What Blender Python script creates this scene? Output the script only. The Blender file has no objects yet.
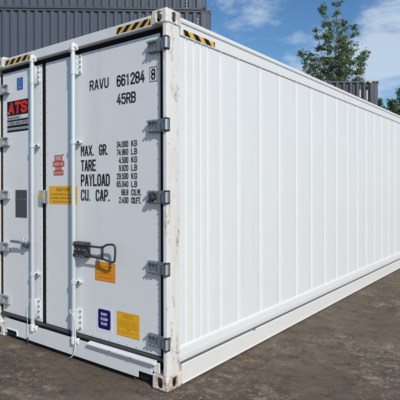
import bpy, bmesh, math, random
from mathutils import Vector, Matrix

random.seed(7)
scene = bpy.context.scene
col = scene.collection

# ------------------------------------------------------------------ camera
CAM = Vector((2.311, -2.651, 1.552))
YAW = math.radians(37.07)
RIGHT = Vector((math.cos(YAW), math.sin(YAW), 0))
FWD = Vector((-math.sin(YAW), math.cos(YAW), 0))
cd = bpy.data.cameras.new('camera')
cam = bpy.data.objects.new('camera', cd)
col.objects.link(cam)
cam.location = CAM
cam.rotation_mode = 'XYZ'
cam.rotation_euler = (math.radians(90), math.radians(0.12), YAW)
cd.sensor_width = 36
cd.sensor_fit = 'HORIZONTAL'
cd.lens = 36 * 470 / 400
cd.shift_y = -0.035
cd.clip_end = 3000
scene.camera = cam
scene.cycles.max_bounces = 6
scene.cycles.diffuse_bounces = 3

# ------------------------------------------------------------------ light
SUN = Vector((2.05, -1.0, 1.55)).normalized()
SUN_EL = math.asin(SUN.z)
SUN_ROT = math.atan2(SUN.x, SUN.y)
sl = bpy.data.lights.new('sun', 'SUN')
sl.energy = 3.6
sl.angle = math.radians(0.53)
sl.color = (1.0, 0.955, 0.885)
so = bpy.data.objects.new('sun', sl)
col.objects.link(so)
so.location = (6, -6, 12)
so.rotation_euler = (-SUN).to_track_quat('-Z', 'Y').to_euler()

world = bpy.data.worlds.new('World')
scene.world = world
world.use_nodes = True
wn = world.node_tree.nodes
wl = world.node_tree.links
wn.clear()


def wnode(t, **kw):
    n = wn.new(t)
    for k, v in kw.items():
        setattr(n, k, v)
    return n


def wmath(op, a, b=None, c=None, clamp=False):
    n = wn.new('ShaderNodeMath')
    n.operation = op
    n.use_clamp = clamp
    for i, v in enumerate((a, b, c)):
        if v is None:
            continue
        if isinstance(v, (int, float)):
            n.inputs[i].default_value = v
        else:
            wl.new(v, n.inputs[i])
    return n.outputs[0]


sky = wnode('ShaderNodeTexSky', sky_type='NISHITA')
sky.sun_disc = False
sky.sun_elevation = SUN_EL
sky.sun_rotation = SUN_ROT
sky.altitude = 300
sky.air_density = 1.0
sky.dust_density = 0.25
sky.ozone_density = 2.6
hs = wnode('ShaderNodeHueSaturation')
hs.inputs['Saturation'].default_value = 1.20
hs.inputs['Value'].default_value = 0.97
wl.new(sky.outputs[0], hs.inputs['Color'])
tc = wnode('ShaderNodeTexCoord')
sep = wnode('ShaderNodeSeparateXYZ')
wl.new(tc.outputs['Generated'], sep.inputs[0])
zz = wmath('ADD', wmath('MAXIMUM', sep.outputs['Z'], 0.0), 0.22)
cmb = wnode('ShaderNodeCombineXYZ')
wl.new(wmath('DIVIDE', sep.outputs['X'], zz), cmb.inputs[0])
wl.new(wmath('DIVIDE', sep.outputs['Y'], zz), cmb.inputs[1])
cmb.inputs[2].default_value = 3.7
cn = wnode('ShaderNodeTexNoise')
cn.inputs['Scale'].default_value = 3.1
cn.inputs['Detail'].default_value = 6
cn.inputs['Roughness'].default_value = 0.63
cn.inputs['Distortion'].default_value = 0.25
wl.new(cmb.outputs[0], cn.inputs['Vector'])


def direction(bearing, elev):
    b_, e_ = math.radians(bearing), math.radians(elev)
    return (FWD * math.cos(b_) + RIGHT * math.sin(b_)) * math.cos(e_) + Vector((0, 0, math.sin(e_)))


dens = wmath('MULTIPLY_ADD', cn.outputs['Fac'], 1.7, -0.36)
# cloud banks of this sky: bearing east of the tall stack, elevation, half-width (degrees), weight
for bearing, elev, deg, w in ((22.3, 15.2, 6.4, 0.31), (19.5, 13.5, 4.6, 0.17), (13.9, 14.4, 5.2, 0.24), (4.9, 21.3, 4.0, 0.13), (10.8, 10.7, 5.0, 0.06), (28.0, 13.3, 7.0, 0.15), (-15.5, 26.8, 9.0, 0.08), (8.2, 18.0, 2.6, 0.05)):
    vm = wnode('ShaderNodeVectorMath', operation='DOT_PRODUCT')
    wl.new(tc.outputs['Generated'], vm.inputs[0])
    vm.inputs[1].default_value = direction(bearing, elev)
    mr = wnode('ShaderNodeMapRange', interpolation_type='SMOOTHSTEP')
    mr.inputs['From Min'].default_value = math.cos(math.radians(deg))
    mr.inputs['From Max'].default_value = 1.0
    mr.inputs['To Min'].default_value = 0
    mr.inputs['To Max'].default_value = w
    wl.new(vm.outputs['Value'], mr.inputs['Value'])
    dens = wmath('ADD', dens, mr.outputs[0])
cr = wnode('ShaderNodeMapRange', interpolation_type='SMOOTHSTEP')
cr.inputs['From Min'].default_value = 0.46
cr.inputs['From Max'].default_value = 0.88
cr.inputs['To Min'].default_value = 0.0
cr.inputs['To Max'].default_value = 0.74
wl.new(dens, cr.inputs['Value'])
cmix = wnode('ShaderNodeMix', data_type='RGBA')
wl.new(cr.outputs[0], cmix.inputs['Factor'])
wl.new(hs.outputs[0], cmix.inputs['A'])
cmix.inputs['B'].default_value = (5.3, 6.2, 7.2, 1)
bg = wnode('ShaderNodeBackground')
bg.inputs['Strength'].default_value = 0.118
wl.new(cmix.outputs['Result'], bg.inputs['Color'])
wo = wnode('ShaderNodeOutputWorld')
wl.new(bg.outputs[0], wo.inputs['Surface'])

vs = scene.view_settings
vs.view_transform = 'Standard'
vs.look = 'None'
vs.gamma = 1
vs.exposure = 0.0
vs.use_curve_mapping = False


# ------------------------------------------------------------------ materials
def new_mat(name):
    m = bpy.data.materials.new(name)
    m.use_nodes = True
    nt = m.node_tree
    b = nt.nodes['Principled BSDF']
    return m, nt, b


def N(nt, t, **kw):
    n = nt.nodes.new(t)
    for k, v in kw.items():
        setattr(n, k, v)
    return n


def noise(nt, vec, scale, detail=5, rough=0.55, stretch=None, off=(0, 0, 0)):
    mp = N(nt, 'ShaderNodeMapping')
    mp.inputs['Scale'].default_value = stretch or (1, 1, 1)
    mp.inputs['Location'].default_value = off
    nt.links.new(vec, mp.inputs['Vector'])
    n = N(nt, 'ShaderNodeTexNoise')
    n.inputs['Scale'].default_value = scale
    n.inputs['Detail'].default_value = detail
    n.inputs['Roughness'].default_value = rough
    nt.links.new(mp.outputs[0], n.inputs['Vector'])
    return n.outputs['Fac']


def ramp(nt, fac, lo, hi, a=0.0, b=1.0):
    r = N(nt, 'ShaderNodeMapRange', interpolation_type='SMOOTHSTEP')
    r.inputs['From Min'].default_value = lo
    r.inputs['From Max'].default_value = hi
    r.inputs['To Min'].default_value = a
    r.inputs['To Max'].default_value = b
    nt.links.new(fac, r.inputs['Value'])
    return r.outputs[0]


def mix(nt, fac, a, b, blend='MIX'):
    m = N(nt, 'ShaderNodeMix', data_type='RGBA', blend_type=blend)
    if isinstance(fac, (int, float)):
        m.inputs['Factor'].default_value = fac
    else:
        nt.links.new(fac, m.inputs['Factor'])
    for key, v in (('A', a), ('B', b)):
        if isinstance(v, tuple):
            m.inputs[key].default_value = (*v, 1) if len(v) == 3 else v
        else:
            nt.links.new(v, m.inputs[key])
    return m.outputs['Result']


def world_pos(nt):
    return N(nt, 'ShaderNodeNewGeometry').outputs['Position']


def bump(nt, b, height, strength, dist=0.002):
    bp = N(nt, 'ShaderNodeBump')
    bp.inputs['Strength'].default_value = strength
    bp.inputs['Distance'].default_value = dist
    nt.links.new(height, bp.inputs['Height'])
    nt.links.new(bp.outputs[0], b.inputs['Normal'])


def mul(nt, a, b):
    m = N(nt, 'ShaderNodeMath', operation='MULTIPLY')
    for i, v in enumerate((a, b)):
        if isinstance(v, (int, float)):
            m.inputs[i].default_value = v
        else:
            nt.links.new(v, m.inputs[i])
    return m.outputs[0]


def paint(name, colour, rough=0.4, metal=0.0, grime=0.15, grime_col=(0.32, 0.29, 0.25), rust=0.0, streak=False,
          wave=0.0, rust_scale=11, spec=0.5):
    m, nt, b = new_mat(name)
    b.inputs['Specular IOR Level'].default_value = spec
    p = world_pos(nt)
    c = mix(nt, ramp(nt, noise(nt, p, 2.3, 4), 0.35, 0.72, 0, grime), colour, tuple(v * 0.86 for v in colour))
    if streak:
        s = ramp(nt, noise(nt, p, 9, 5, 0.6, (1, 1, 0.06)), 0.55, 0.8, 0, grime)
        c = mix(nt, s, c, grime_col)
    sp = ramp(nt, noise(nt, p, 55, 3, 0.6, (1, 1, 0.6)), 0.70, 0.78, 0, min(1, grime * 2.2))
    c = mix(nt, sp, c, grime_col)
    if rust > 0:
        big = ramp(nt, noise(nt, p, rust_scale, 8, 0.68, (1, 1, 0.38), (3.1, 0, 0)), 0.585 - 0.20 * rust, 0.66 - 0.16 * rust, 0, 0.70 + 0.3 * rust)
        fine = ramp(nt, noise(nt, p, 60, 4, 0.7), 0.3, 0.62)
        rc = mix(nt, noise(nt, p, 30, 4), (0.36, 0.205, 0.10), (0.11, 0.055, 0.028))
        c = mix(nt, mul(nt, big, fine), c, rc)
        chips = ramp(nt, noise(nt, p, 34, 3, 0.5, (1, 1, 0.7), (0, 7, 0)), 0.70, 0.72, 0, 0.8)
        c = mix(nt, chips, c, (0.11, 0.085, 0.07))
        stain = ramp(nt, noise(nt, p, 5, 5, 0.6, (1, 1, 0.25), (9, 1, 0)), 0.44, 0.66, 0, 0.5 * rust + 0.12)
        c = mix(nt, stain, c, (0.50, 0.36, 0.24))
    nt.links.new(c, b.inputs['Base Color'])
    b.inputs['Metallic'].default_value = metal
    b.inputs['Roughness'].default_value = rough
    if wave > 0:
        bump(nt, b, noise(nt, p, 2.2, 1, 0.4), wave, 0.02)
    elif rust > 0:
        bump(nt, b, noise(nt, p, 120, 2), 0.12, 0.001)
    return m


M = {}
M['white'] = paint('white_paint', (0.725, 0.73, 0.715), 0.38, grime=0.12, streak=True)
M['panel'] = paint('side_panel_paint', (0.705, 0.718, 0.704), 0.42, grime=0.10, streak=True, wave=0.22)
M['rib'] = paint('panel_joint_paint', (0.755, 0.765, 0.75), 0.4, grime=0.04)
M['door'] = paint('door_paint', (0.775, 0.78, 0.775), 0.36, grime=0.13, streak=True, wave=0.18)
M['sill'] = paint('sill_paint', (0.765, 0.77, 0.765), 0.4, grime=0.16, streak=True)
M['post'] = paint('post_paint', (0.70, 0.69, 0.66), 0.5, grime=0.3, streak=True, rust=0.20)
M['casting'] = paint('casting_paint', (0.74, 0.72, 0.68), 0.55, grime=0.3, rust=0.32)
M['rusty'] = paint('rusty_casting_paint', (0.72, 0.67, 0.60), 0.6, grime=0.4, rust=0.62, rust_scale=13)
M['rail'] = paint('rail_paint', (0.70, 0.69, 0.65), 0.42, grime=0.16, grime_col=(0.45, 0.36, 0.24))
M['zinc'] = paint('galvanised_rod', (0.66, 0.72, 0.73), 0.34, metal=0.35, grime=0.16, streak=True)
M['hinge'] = paint('grey_hinge_steel', (0.20, 0.225, 0.245), 0.5, metal=0.35, grime=0.3)
M['hinge_light'] = paint('light_hinge_steel', (0.46, 0.49, 0.50), 0.45, metal=0.4, grime=0.3)
M['steel'] = paint('dark_handle_steel', (0.055, 0.055, 0.058), 0.42, spec=0.12, metal=0.3, grime=0.3, grime_col=(0.2, 0.16, 0.12))
M['cast_zinc'] = paint('cast_zinc', (0.78, 0.79, 0.78), 0.4, metal=0.15, grime=0.3)
M['rubber'] = paint('black_rubber', (0.008, 0.009, 0.010), 0.6, spec=0.12, grime=0.35, grime_col=(0.06, 0.06, 0.055))
M['rubber_grey'] = paint('dusty_rubber', (0.045, 0.05, 0.05), 0.6, grime=0.5, grime_col=(0.12, 0.115, 0.1))
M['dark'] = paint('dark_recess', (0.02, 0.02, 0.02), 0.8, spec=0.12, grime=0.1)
M['gap'] = paint('gap_shade_grey', (0.11, 0.112, 0.112), 0.7, grime=0.4)  # dark grey carrying the shade of the gap over the bottom rail
M['black'] = paint('black_vinyl', (0.009, 0.009, 0.011), 0.6, spec=0.12, grime=0.25, grime_col=(0.1, 0.09, 0.08))
M['letter'] = paint('black_lettering', (0.022, 0.024, 0.028), 0.45, spec=0.12, grime=0.3, grime_col=(0.16, 0.17, 0.18))
M['yellow'] = paint('yellow_vinyl', (0.72, 0.42, 0.045), 0.45, grime=0.25, grime_col=(0.4, 0.22, 0.05))
M['caution'] = paint('caution_yellow_vinyl', (0.88, 0.44, 0.010), 0.4, grime=0.15)
M['orange'] = paint('orange_vinyl', (0.86, 0.31, 0.008), 0.4, grime=0.2)
M['print'] = paint('small_print', (0.26, 0.13, 0.02), 0.5, grime=0.1)
M['print_orange'] = paint('small_print_orange', (0.47, 0.155, 0.01), 0.5, grime=0.1)
M['red'] = paint('red_vinyl', (0.80, 0.026, 0.022), 0.45, spec=0.12, grime=0.2, grime_col=(0.5, 0.2, 0.18))
M['pink'] = paint('faded_pink_print', (0.78, 0.44, 0.40), 0.5, grime=0.3)
M['dull_red'] = paint('faded_red_vinyl', (0.66, 0.15, 0.11), 0.5, grime=0.4)
M['dark_red'] = paint('dark_red_vinyl', (0.13, 0.025, 0.03), 0.5, grime=0.2)
M['blue'] = paint('blue_vinyl', (0.02, 0.09, 0.36), 0.4, grime=0.2)
M['light_blue'] = paint('light_blue_vinyl', (0.12, 0.30, 0.66), 0.4, grime=0.2)
M['navy'] = paint('navy_vinyl', (0.008, 0.008, 0.12), 0.35, spec=0.12, grime=0.1)
M['sticker'] = paint('white_vinyl', (0.78, 0.77, 0.80), 0.4, grime=0.15)
M['sticker_grey'] = paint('grey_vinyl', (0.42, 0.44, 0.47), 0.4, grime=0.3)
M['plate'] = paint('dark_grey_plate', (0.075, 0.085, 0.095), 0.5, spec=0.12, grime=0.4, grime_col=(0.16, 0.16, 0.16))
M['cable'] = paint('white_cable', (0.72, 0.71, 0.66), 0.5, grime=0.2)
M['box_paint'] = paint('slate_container_paint', (0.066, 0.083, 0.106), 0.5, grime=0.4, grime_col=(0.055, 0.055, 0.06), streak=True)
M['box_paint_2'] = paint('charcoal_container_paint', (0.043, 0.050, 0.061), 0.5, grime=0.4, grime_col=(0.05, 0.05, 0.05), streak=True)
M['box_rail'] = paint('slate_rail_paint', (0.055, 0.068, 0.086), 0.5, grime=0.4, grime_col=(0.05, 0.045, 0.04))
M['mark'] = paint('white_marking', (0.5, 0.5, 0.5), 0.5, grime=0.3)


def ground_material():
    m, nt, b = new_mat('packed_dirt_asphalt')
    p = world_pos(nt)
    big = noise(nt, p, 0.55, 5, 0.6)
    base = mix(nt, ramp(nt, big, 0.35, 0.65), (0.150, 0.110, 0.077), (0.215, 0.168, 0.124))
    mid = noise(nt, p, 5.5, 8, 0.74, (1, 1.25, 1), (4, 2, 0))
    base = mix(nt, ramp(nt, mid, 0.32, 0.52, 0.75, 0.0), base, (0.075, 0.052, 0.036))
    where = ramp(nt, noise(nt, p, 1.15, 4, 0.6, (1, 1, 1), (7, 3, 0)), 0.42, 0.62, 0.12, 1.0)
    dust = mul(nt, ramp(nt, mid, 0.50, 0.66), where)
    base = mix(nt, mul(nt, dust, 0.8), base, (0.42, 0.34, 0.255))
    wet = ramp(nt, noise(nt, p, 0.9, 5, 0.62, (1, 1, 1), (1, 8, 0)), 0.52, 0.66, 0, 0.6)
    base = mix(nt, wet, base, (0.100, 0.070, 0.048))
    grit = noise(nt, p, 85, 4, 0.75)
    base = mix(nt, ramp(nt, grit, 0.36, 0.6, 0.7, 0.0), base, mix(nt, 1.0, base, (0.5, 0.48, 0.46), 'MULTIPLY'))
    crumb = mul(nt, ramp(nt, noise(nt, p, 23, 5, 0.72, (1, 1, 1), (2, 5, 0)), 0.54, 0.62), where)
    base = mix(nt, mul(nt, crumb, 0.7), base, (0.46, 0.38, 0.29))
    nt.links.new(base, b.inputs['Base Color'])
    nt.links.new(ramp(nt, wet, 0, 0.6, 0.92, 0.66), b.inputs['Roughness'])
    b.inputs['Specular IOR Level'].default_value = 0.3
    add = N(nt, 'ShaderNodeMath', operation='ADD')
    nt.links.new(mul(nt, grit, 0.35), add.inputs[0])
    nt.links.new(mid, add.inputs[1])
    bump(nt, b, add.outputs[0], 0.9, 0.028)
    return m


M['ground'] = ground_material()
M['stone'] = paint('pebble_stone', (0.20, 0.165, 0.135), 0.85, grime=0.5, grime_col=(0.1, 0.08, 0.07))


def leaf_material(name, c1, c2):
    m, nt, b = new_mat(name)
    p = world_pos(nt)
    c = mix(nt, ramp(nt, noise(nt, p, 5.5, 3), 0.35, 0.65), c1, c2)
    nt.links.new(c, b.inputs['Base Color'])
    b.inputs['Roughness'].default_value = 0.5
    tr = N(nt, 'ShaderNodeBsdfTranslucent')
    nt.links.new(c, tr.inputs['Color'])
    ms = N(nt, 'ShaderNodeMixShader')
    ms.inputs[0].default_value = 0.45
    nt.links.new(b.outputs[0], ms.inputs[1])
    nt.links.new(tr.outputs[0], ms.inputs[2])
    nt.links.new(ms.outputs[0], nt.nodes['Material Output'].inputs['Surface'])
    return m


M['leaf'] = leaf_material('poplar_leaf', (0.125, 0.195, 0.078), (0.215, 0.290, 0.135))
M['leaf_dark'] = leaf_material('shrubby_leaf', (0.115, 0.190, 0.070), (0.195, 0.275, 0.115))
M['bark'] = paint('grey_bark', (0.27, 0.26, 0.23), 0.85, grime=0.5, grime_col=(0.08, 0.07, 0.06))


# ------------------------------------------------------------------ mesh helpers
class MB:
    def __init__(self):
        self.v = []
        self.f = []

    def add(self, verts, faces):
        o = len(self.v)
        self.v += [tuple(x) for x in verts]
        self.f += [tuple(i + o for i in f) for f in faces]

    def box(self, lo, hi, r=0.002, skip=()):
        lo = [min(a, b) for a, b in zip(lo, hi)] if False else list(lo)
        hi = list(hi)
        for i in range(3):
            if lo[i] > hi[i]:
                lo[i], hi[i] = hi[i], lo[i]
        r = min(r, 0.45 * min(hi[i] - lo[i] for i in range(3)))
        idx = {}
        verts = []
        for sx in (0, 1):
            for sy in (0, 1):
                for sz in (0, 1):
                    s = (sx, sy, sz)
                    for a in range(3):
                        co = []
                        for k in range(3):
                            inset = 0 if k == a else r
                            co.append(lo[k] + inset if s[k] == 0 else hi[k] - inset)
                        idx[(s, a)] = len(verts)
                        verts.append(co)
        faces = []
        for a in range(3):
            b, c = (a + 1) % 3, (a + 2) % 3
            for sa in (0, 1):
                if (a, sa) in skip:
                    continue
                q = []
                for sb, sc in ((0, 0), (1, 0), (1, 1), (0, 1)):
                    s = [0, 0, 0]
                    s[a], s[b], s[c] = sa, sb, sc
                    q.append(idx[(tuple(s), a)])
                faces.append(tuple(q) if sa else tuple(reversed(q)))
        for a in range(3):                       # edges along axis a
            b, c = (a + 1) % 3, (a + 2) % 3
            for sb in (0, 1):
                for sc in (0, 1):
                    s0 = [0, 0, 0]
                    s1 = [0, 0, 0]
                    s0[b] = s1[b] = sb
                    s0[c] = s1[c] = sc
                    s1[a] = 1
                    s0, s1 = tuple(s0), tuple(s1)
                    q = (idx[(s0, b)], idx[(s1, b)], idx[(s1, c)], idx[(s0, c)])
                    faces.append(q if (sb == sc) else tuple(reversed(q)))
        for sx in (0, 1):
            for sy in (0, 1):
                for sz in (0, 1):
                    s = (sx, sy, sz)
                    t = (idx[(s, 0)], idx[(s, 1)], idx[(s, 2)])
                    faces.append(t if (sx + sy + sz) % 2 == 1 else tuple(reversed(t)))
        self.add(verts, faces)
        return lo, hi, r

    def tube(self, pts, r, n=12, cap=True):
        pts = [Vector(p) for p in pts]
        rings = []
        up = None
        for i, p in enumerate(pts):
            if i == 0:
                d = pts[1] - p
            elif i == len(pts) - 1:
                d = p - pts[i - 1]
            else:
                d = (pts[i + 1] - p).normalized() + (p - pts[i - 1]).normalized()
            d.normalize()
            if up is None:
                up = Vector((0, 0, 1)) if abs(d.z) < 0.9 else Vector((1, 0, 0))
            a = d.cross(up).normalized()
            b = a.cross(d).normalized()
            up = b
            rr = r[i] if isinstance(r, (list, tuple)) else r
            rings.append([p + (a * math.cos(t) + b * math.sin(t)) * rr for t in [2 * math.pi * k / n for k in range(n)]])
        verts = [v for ring in rings for v in ring]
        faces = []
        for i in range(len(rings) - 1):
            for k in range(n):
                k2 = (k + 1) % n
                faces.append((i * n + k, i * n + k2, (i + 1) * n + k2, (i + 1) * n + k))
        if cap:
            faces.append(tuple(reversed(range(n))))
            faces.append(tuple(range((len(rings) - 1) * n, len(rings) * n)))
        self.add(verts, faces)

    def prism(self, poly, axis, a, b):
        """poly: 2D points; axis 'x': (y,z); 'y': (x,z); 'z': (x,y)"""
        n = len(poly)

        def P(p, t):
            return {'x': (t, p[0], p[1]), 'y': (p[0], t, p[1]), 'z': (p[0], p[1], t)}[axis]
        verts = [P(p, a) for p in poly] + [P(p, b) for p in poly]
        faces = [tuple(range(n)), tuple(reversed(range(n, 2 * n)))]
        for i in range(n):
            j = (i + 1) % n
            faces.append((i, i + n, j + n, j))
        self.add(verts, faces)

    def mesh(self, name, smooth=False, fix=True):
        me = bpy.data.meshes.new(name)
        me.from_pydata(self.v, [], self.f)
        if fix:
            bm = bmesh.new()
            bm.from_mesh(me)
            bmesh.ops.recalc_face_normals(bm, faces=bm.faces)
            bm.to_mesh(me)
            bm.free()
        if smooth:
            for p in me.polygons:
                p.use_smooth = True
        me.update()
        return me


WORLD = {}


def put(name, me, mat, parent=None, at=(0, 0, 0)):
    """Link a mesh as one object; coordinates in world units of its thing."""
    if isinstance(me, MB):
        me = me.mesh(name)
    if mat is not None and len(me.materials) == 0:
        me.materials.append(M[mat])
    o = bpy.data.objects.new(name, me)
    col.objects.link(o)
    at = Vector(at)
    WORLD[o.name] = at
    if parent is not None:
        o.parent = parent
        o.location = at - WORLD[parent.name]
    else:
        o.location = at
    return o


def empty(name, loc, rz=0):
    o = bpy.data.objects.new(name, None)
    col.objects.link(o)
    o.location = loc
    o.rotation_euler = (0, 0, rz)
    o.empty_display_size = 0.3
    WORLD[o.name] = Vector(loc)
    return o


def tag(o, label=None, cat=None, group=None, kind=None):
    for k, v in (('label', label), ('category', cat), ('group', group), ('kind', kind)):
        if v:
            o[k] = v


def B(lo, hi, r=0.002):
    m = MB()
    m.box(lo, hi, r)
    return m


def smooth_by_angle(me, deg=40):
    for p in me.polygons:
        p.use_smooth = True
    if hasattr(me, 'set_sharp_from_angle'):
        me.set_sharp_from_angle(angle=math.radians(deg))
    return me


# ------------------------------------------------------------------ ground
gm = MB()
gx = [-700, -300, -120, -50, -20, -8, -3, 0, 3, 8, 20, 50, 120, 300, 700]
nv = len(gx)
gm.add([(x, y, 0) for y in gx for x in gx],
       [(j * nv + i, j * nv + i + 1, (j + 1) * nv + i + 1, (j + 1) * nv + i) for j in range(nv - 1) for i in range(nv - 1)])
ground = put('ground', gm.mesh('ground', fix=False), 'ground')
tag(ground, 'brown packed dirt and worn asphalt yard with pale dusty patches', 'ground', kind='structure')

# loose grit lying on the yard around the container
rng = random.Random(3)
pm = MB()
for i in range(4200):
    if rng.random() < 0.72:
        x, y = rng.uniform(-2.6, 2.6), rng.uniform(-2.3, 1.2)
    else:
        x, y = rng.uniform(0.05, 5), rng.uniform(0, 7)
    if -2.42 < x < 0.02 and y > -0.03:
        continue
    if (Vector((x, y)) - Vector((CAM.x, CAM.y))).length < 1.5:
        continue
    r = 0.0018 + 0.0065 * rng.random() ** 4
    a0 = rng.uniform(0, 6.28)
    h = r * rng.uniform(0.5, 0.9)
    ring = [(x + r * rng.uniform(0.7, 1.25) * math.cos(a0 + k * 1.2566), y + r * rng.uniform(0.7, 1.25) * math.sin(a0 + k * 1.2566)) for k in range(5)]
    vsr = [(px, py, -0.001) for px, py in ring] + [(x + (px - x) * 0.7, y + (py - y) * 0.7, h) for px, py in ring]
    pm.add(vsr, [(k, (k + 1) % 5, 5 + (k + 1) % 5, 5 + k) for k in range(5)] + [(5, 6, 7, 8, 9)])
gravel = put('gravel', pm.mesh('gravel', fix=False), 'stone')
tag(gravel, 'loose pale grit scattered over the brown yard', 'gravel', kind='stuff')

# ------------------------------------------------------------------ white refrigerated container
W, L, H = 2.40, 12.192, 2.896
CW, CDp, CH = 0.162, 0.178, 0.118
box = empty('refrigerated_container', (-W / 2, L / 2, 0))
tag(box, 'long white refrigerated container with black serial number on its hinged doors', 'container')


def U(u):
    return -u


def ellipse_hole(mb, axis, sign, plane, rect, centre, ra, rb, depth, shield=False):
    """Fill rect on plane (axis) with a quad ring round an oval hole plus a pocket behind it."""
    (a0, a1), (b0, b1) = rect
    ca, cb = centre
    n = 32
    angs = sorted(set([2 * math.pi * k / n for k in range(n)] +
                      [math.atan2(bb - cb, aa - ca) % (2 * math.pi) for aa in (a0, a1) for bb in (b0, b1)]))
    hole, outer = [], []
    for t in angs:
        c, s = math.cos(t), math.sin(t)
        k = (abs(c) ** 2.6 + abs(s) ** 2.6) ** (-1 / 2.6)
        w = 1.0
        if shield and s < 0:
            w = 1.0 + 0.28 * s
        hole.append((ca + ra * k * c * w, cb + rb * k * s))
        ts = []
        if c > 1e-9: ts.append((a1 - ca) / c)
        if c < -1e-9: ts.append((a0 - ca) / c)
        if s > 1e-9: ts.append((b1 - cb) / s)
        if s < -1e-9: ts.append((b0 - cb) / s)
        t_ = min(ts)
        outer.append((ca + c * t_, cb + s * t_))

    def P(p, d):
        co = [0, 0, 0]
        co[axis] = plane - sign * d
        co[(axis + 1) % 3] = p[0]
        co[(axis + 2) % 3] = p[1]
        return co
    m = len(angs)
    ins = [(ca + (p[0] - ca) * 1.10, cb + (p[1] - cb) * 1.08) for p in hole]
    verts = [P(p, 0) for p in outer] + [P(p, 0) for p in ins] + [P(p, 0.005) for p in hole] + [P(p, depth) for p in hole] + [P((ca, cb), depth)]
    faces = []
    for i in range(m):
        j = (i + 1) % m
        for lvl in range(3):
            faces.append((lvl * m + i, lvl * m + j, (lvl + 1) * m + j, (lvl + 1) * m + i))
        if depth > 0.02:                          # shallow rims open into the hollow inside
            faces.append((3 * m + i, 3 * m + j, 4 * m))
    if sign < 0:
        faces = [tuple(reversed(f)) for f in faces]
    mb.add(verts, faces)


def casting(xlo, xhi, ylo, yhi, zlo, zhi, front, side_sign, top, mat, depth=0.016):
    mb = MB()
    skip = set()
    fy = 0 if front else 1
    skip.add((1, fy))
    skip.add((0, 1 if side_sign > 0 else 0))
    skip.add((2, 1 if top else 0))
    lo, hi, r = mb.box((xlo, ylo, zlo), (xhi, yhi, zhi), 0.013, skip)
    zc = (zlo + zhi) / 2
    # end face: axis 1 -> params (z, x)
    xc = (xlo + xhi) / 2
    ellipse_hole(mb, 1, -1 if front else 1, lo[1] if front else hi[1], ((lo[2] + r, hi[2] - r), (lo[0] + r, hi[0] - r)), (zc, xc), 0.040, 0.030, depth)
    # side face: axis 0 -> params (y, z)
    yc = (ylo + yhi) / 2
    ellipse_hole(mb, 0, side_sign, hi[0] if side_sign > 0 else lo[0], ((lo[1] + r, hi[1] - r), (lo[2] + r, hi[2] - r)), (yc, zc), 0.028, 0.039, depth)
    ellipse_hole(mb, 2, 1 if top else -1, hi[2] if top else lo[2], ((lo[0] + r, hi[0] - r), (lo[1] + r, hi[1] - r)), (xc, yc), 0.034, 0.062, 0.016)
    me = mb.mesh('corner_casting', fix=False)
    return put('corner_casting', me, mat, box)


for front in (True, False):
    y0, y1 = (0, CDp) if front else (L - CDp, L)
    for s in (1, -1):
        x0, x1 = (-CW, 0) if s > 0 else (-W, -W + CW)
        casting(x0, x1, y0, y1, 0, CH, front, s, False, 'rusty' if (front and s > 0) else 'casting')
        casting(x0, x1, y0, y1, H - CH, H, front, s, True, 'casting')

# corner posts: folded J-shaped section with a rounded outer edge
def post_section(mirror=False):
    pts = [(-0.004 - 0.040, 0.006), (-0.016, 0.006), (-0.010, 0.0085), (-0.0065, 0.013), (-0.0055, 0.020), (-0.0040, 0.026), (-0.0040, 0.150), (-0.010, 0.156),
           (-0.03, 0.156), (-0.03, 0.13), (-0.044, 0.11)]
    if mirror:
        pts[0], pts[-1] = (-0.020, 0.006), (-0.020, 0.11)
        pts[8], pts[9] = (-0.018, 0.156), (-0.018, 0.13)
    return [(-W - p[0], p[1]) for p in pts] if mirror else pts


for mir in (False, True):
    for back in (False, True):
        mb = MB()
        sec = post_section(mir)
        if back:
            sec = [(x, L - y) for x, y in sec]
        mb.prism(sec, 'z', CH, H - CH)
        put('corner_post', smooth_by_angle(mb.mesh('corner_post'), 30), 'post', box)

# top header and bottom sill of the door end
hd = MB()
hd.box((-W + CW, 0.004, 2.776), (-CW, 0.11, 2.866), 0.006)
put('door_header', hd, 'sill', box)
sill_poly = [(-0.164, 0.048), (-0.164, 0.048 + 0.052), (-0.302, 0.100), (-0.312, 0.092), (-0.314, 0.048), (-2.000, 0.048),
             (-2.002, 0.082), (-2.012, 0.091), (-2.182, 0.091), (-2.192, 0.083), (-2.194, 0.048), (-2.236, 0.048),
             (-2.236, 0.198), (-0.164, 0.198)]
sm = MB()
sm.prism(sill_poly, 'y', 0.006, 0.015)
put('door_sill', sm, 'sill', box)
nb = MB()
put('fork_pocket', B((-0.34, 0.036, 0.030), (-0.166, 0.30, 0.19), 0.002), 'dark', box)  # solid near-black block; the pocket's inner shade is put into its colour
put('fork_pocket', B((-2.234, 0.020, 0.030), (-1.95, 0.30, 0.19), 0.002), 'dark', box)  # same for the left pocket: shade painted as a dark block
lip = MB()                                       # light rim round the left fork pocket
lip.tube([(-1.994, 0.002, 0.05), (-1.996, 0.002, 0.086), (-2.008, 0.002, 0.097), (-2.185, 0.002, 0.097)], 0.006, 8)
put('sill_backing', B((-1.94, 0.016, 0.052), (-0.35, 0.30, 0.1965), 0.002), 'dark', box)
put('sill_end', B((-0.1665, 0.022, 0.120), (-0.100, 0.034, 0.197), 0.002), 'sill', box)
put('pocket_rim', lip, 'white', box)
st = MB()                                        # drip ledge along the sill
st.prism([(-0.030, 0.198), (-0.030, 0.207), (-0.010, 0.219), (0.010, 0.222), (0.010, 0.190), (-0.022, 0.190)], 'x', -0.885, -0.115)
ledge = put('sill_ledge', st, 'white', box)
for u in (0.60, 0.36):
    put('ledge_bolt', B((-u - 0.006, -0.034, 0.196), (-u + 0.006, -0.028, 0.204), 0.002), 'steel', ledge)

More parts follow.
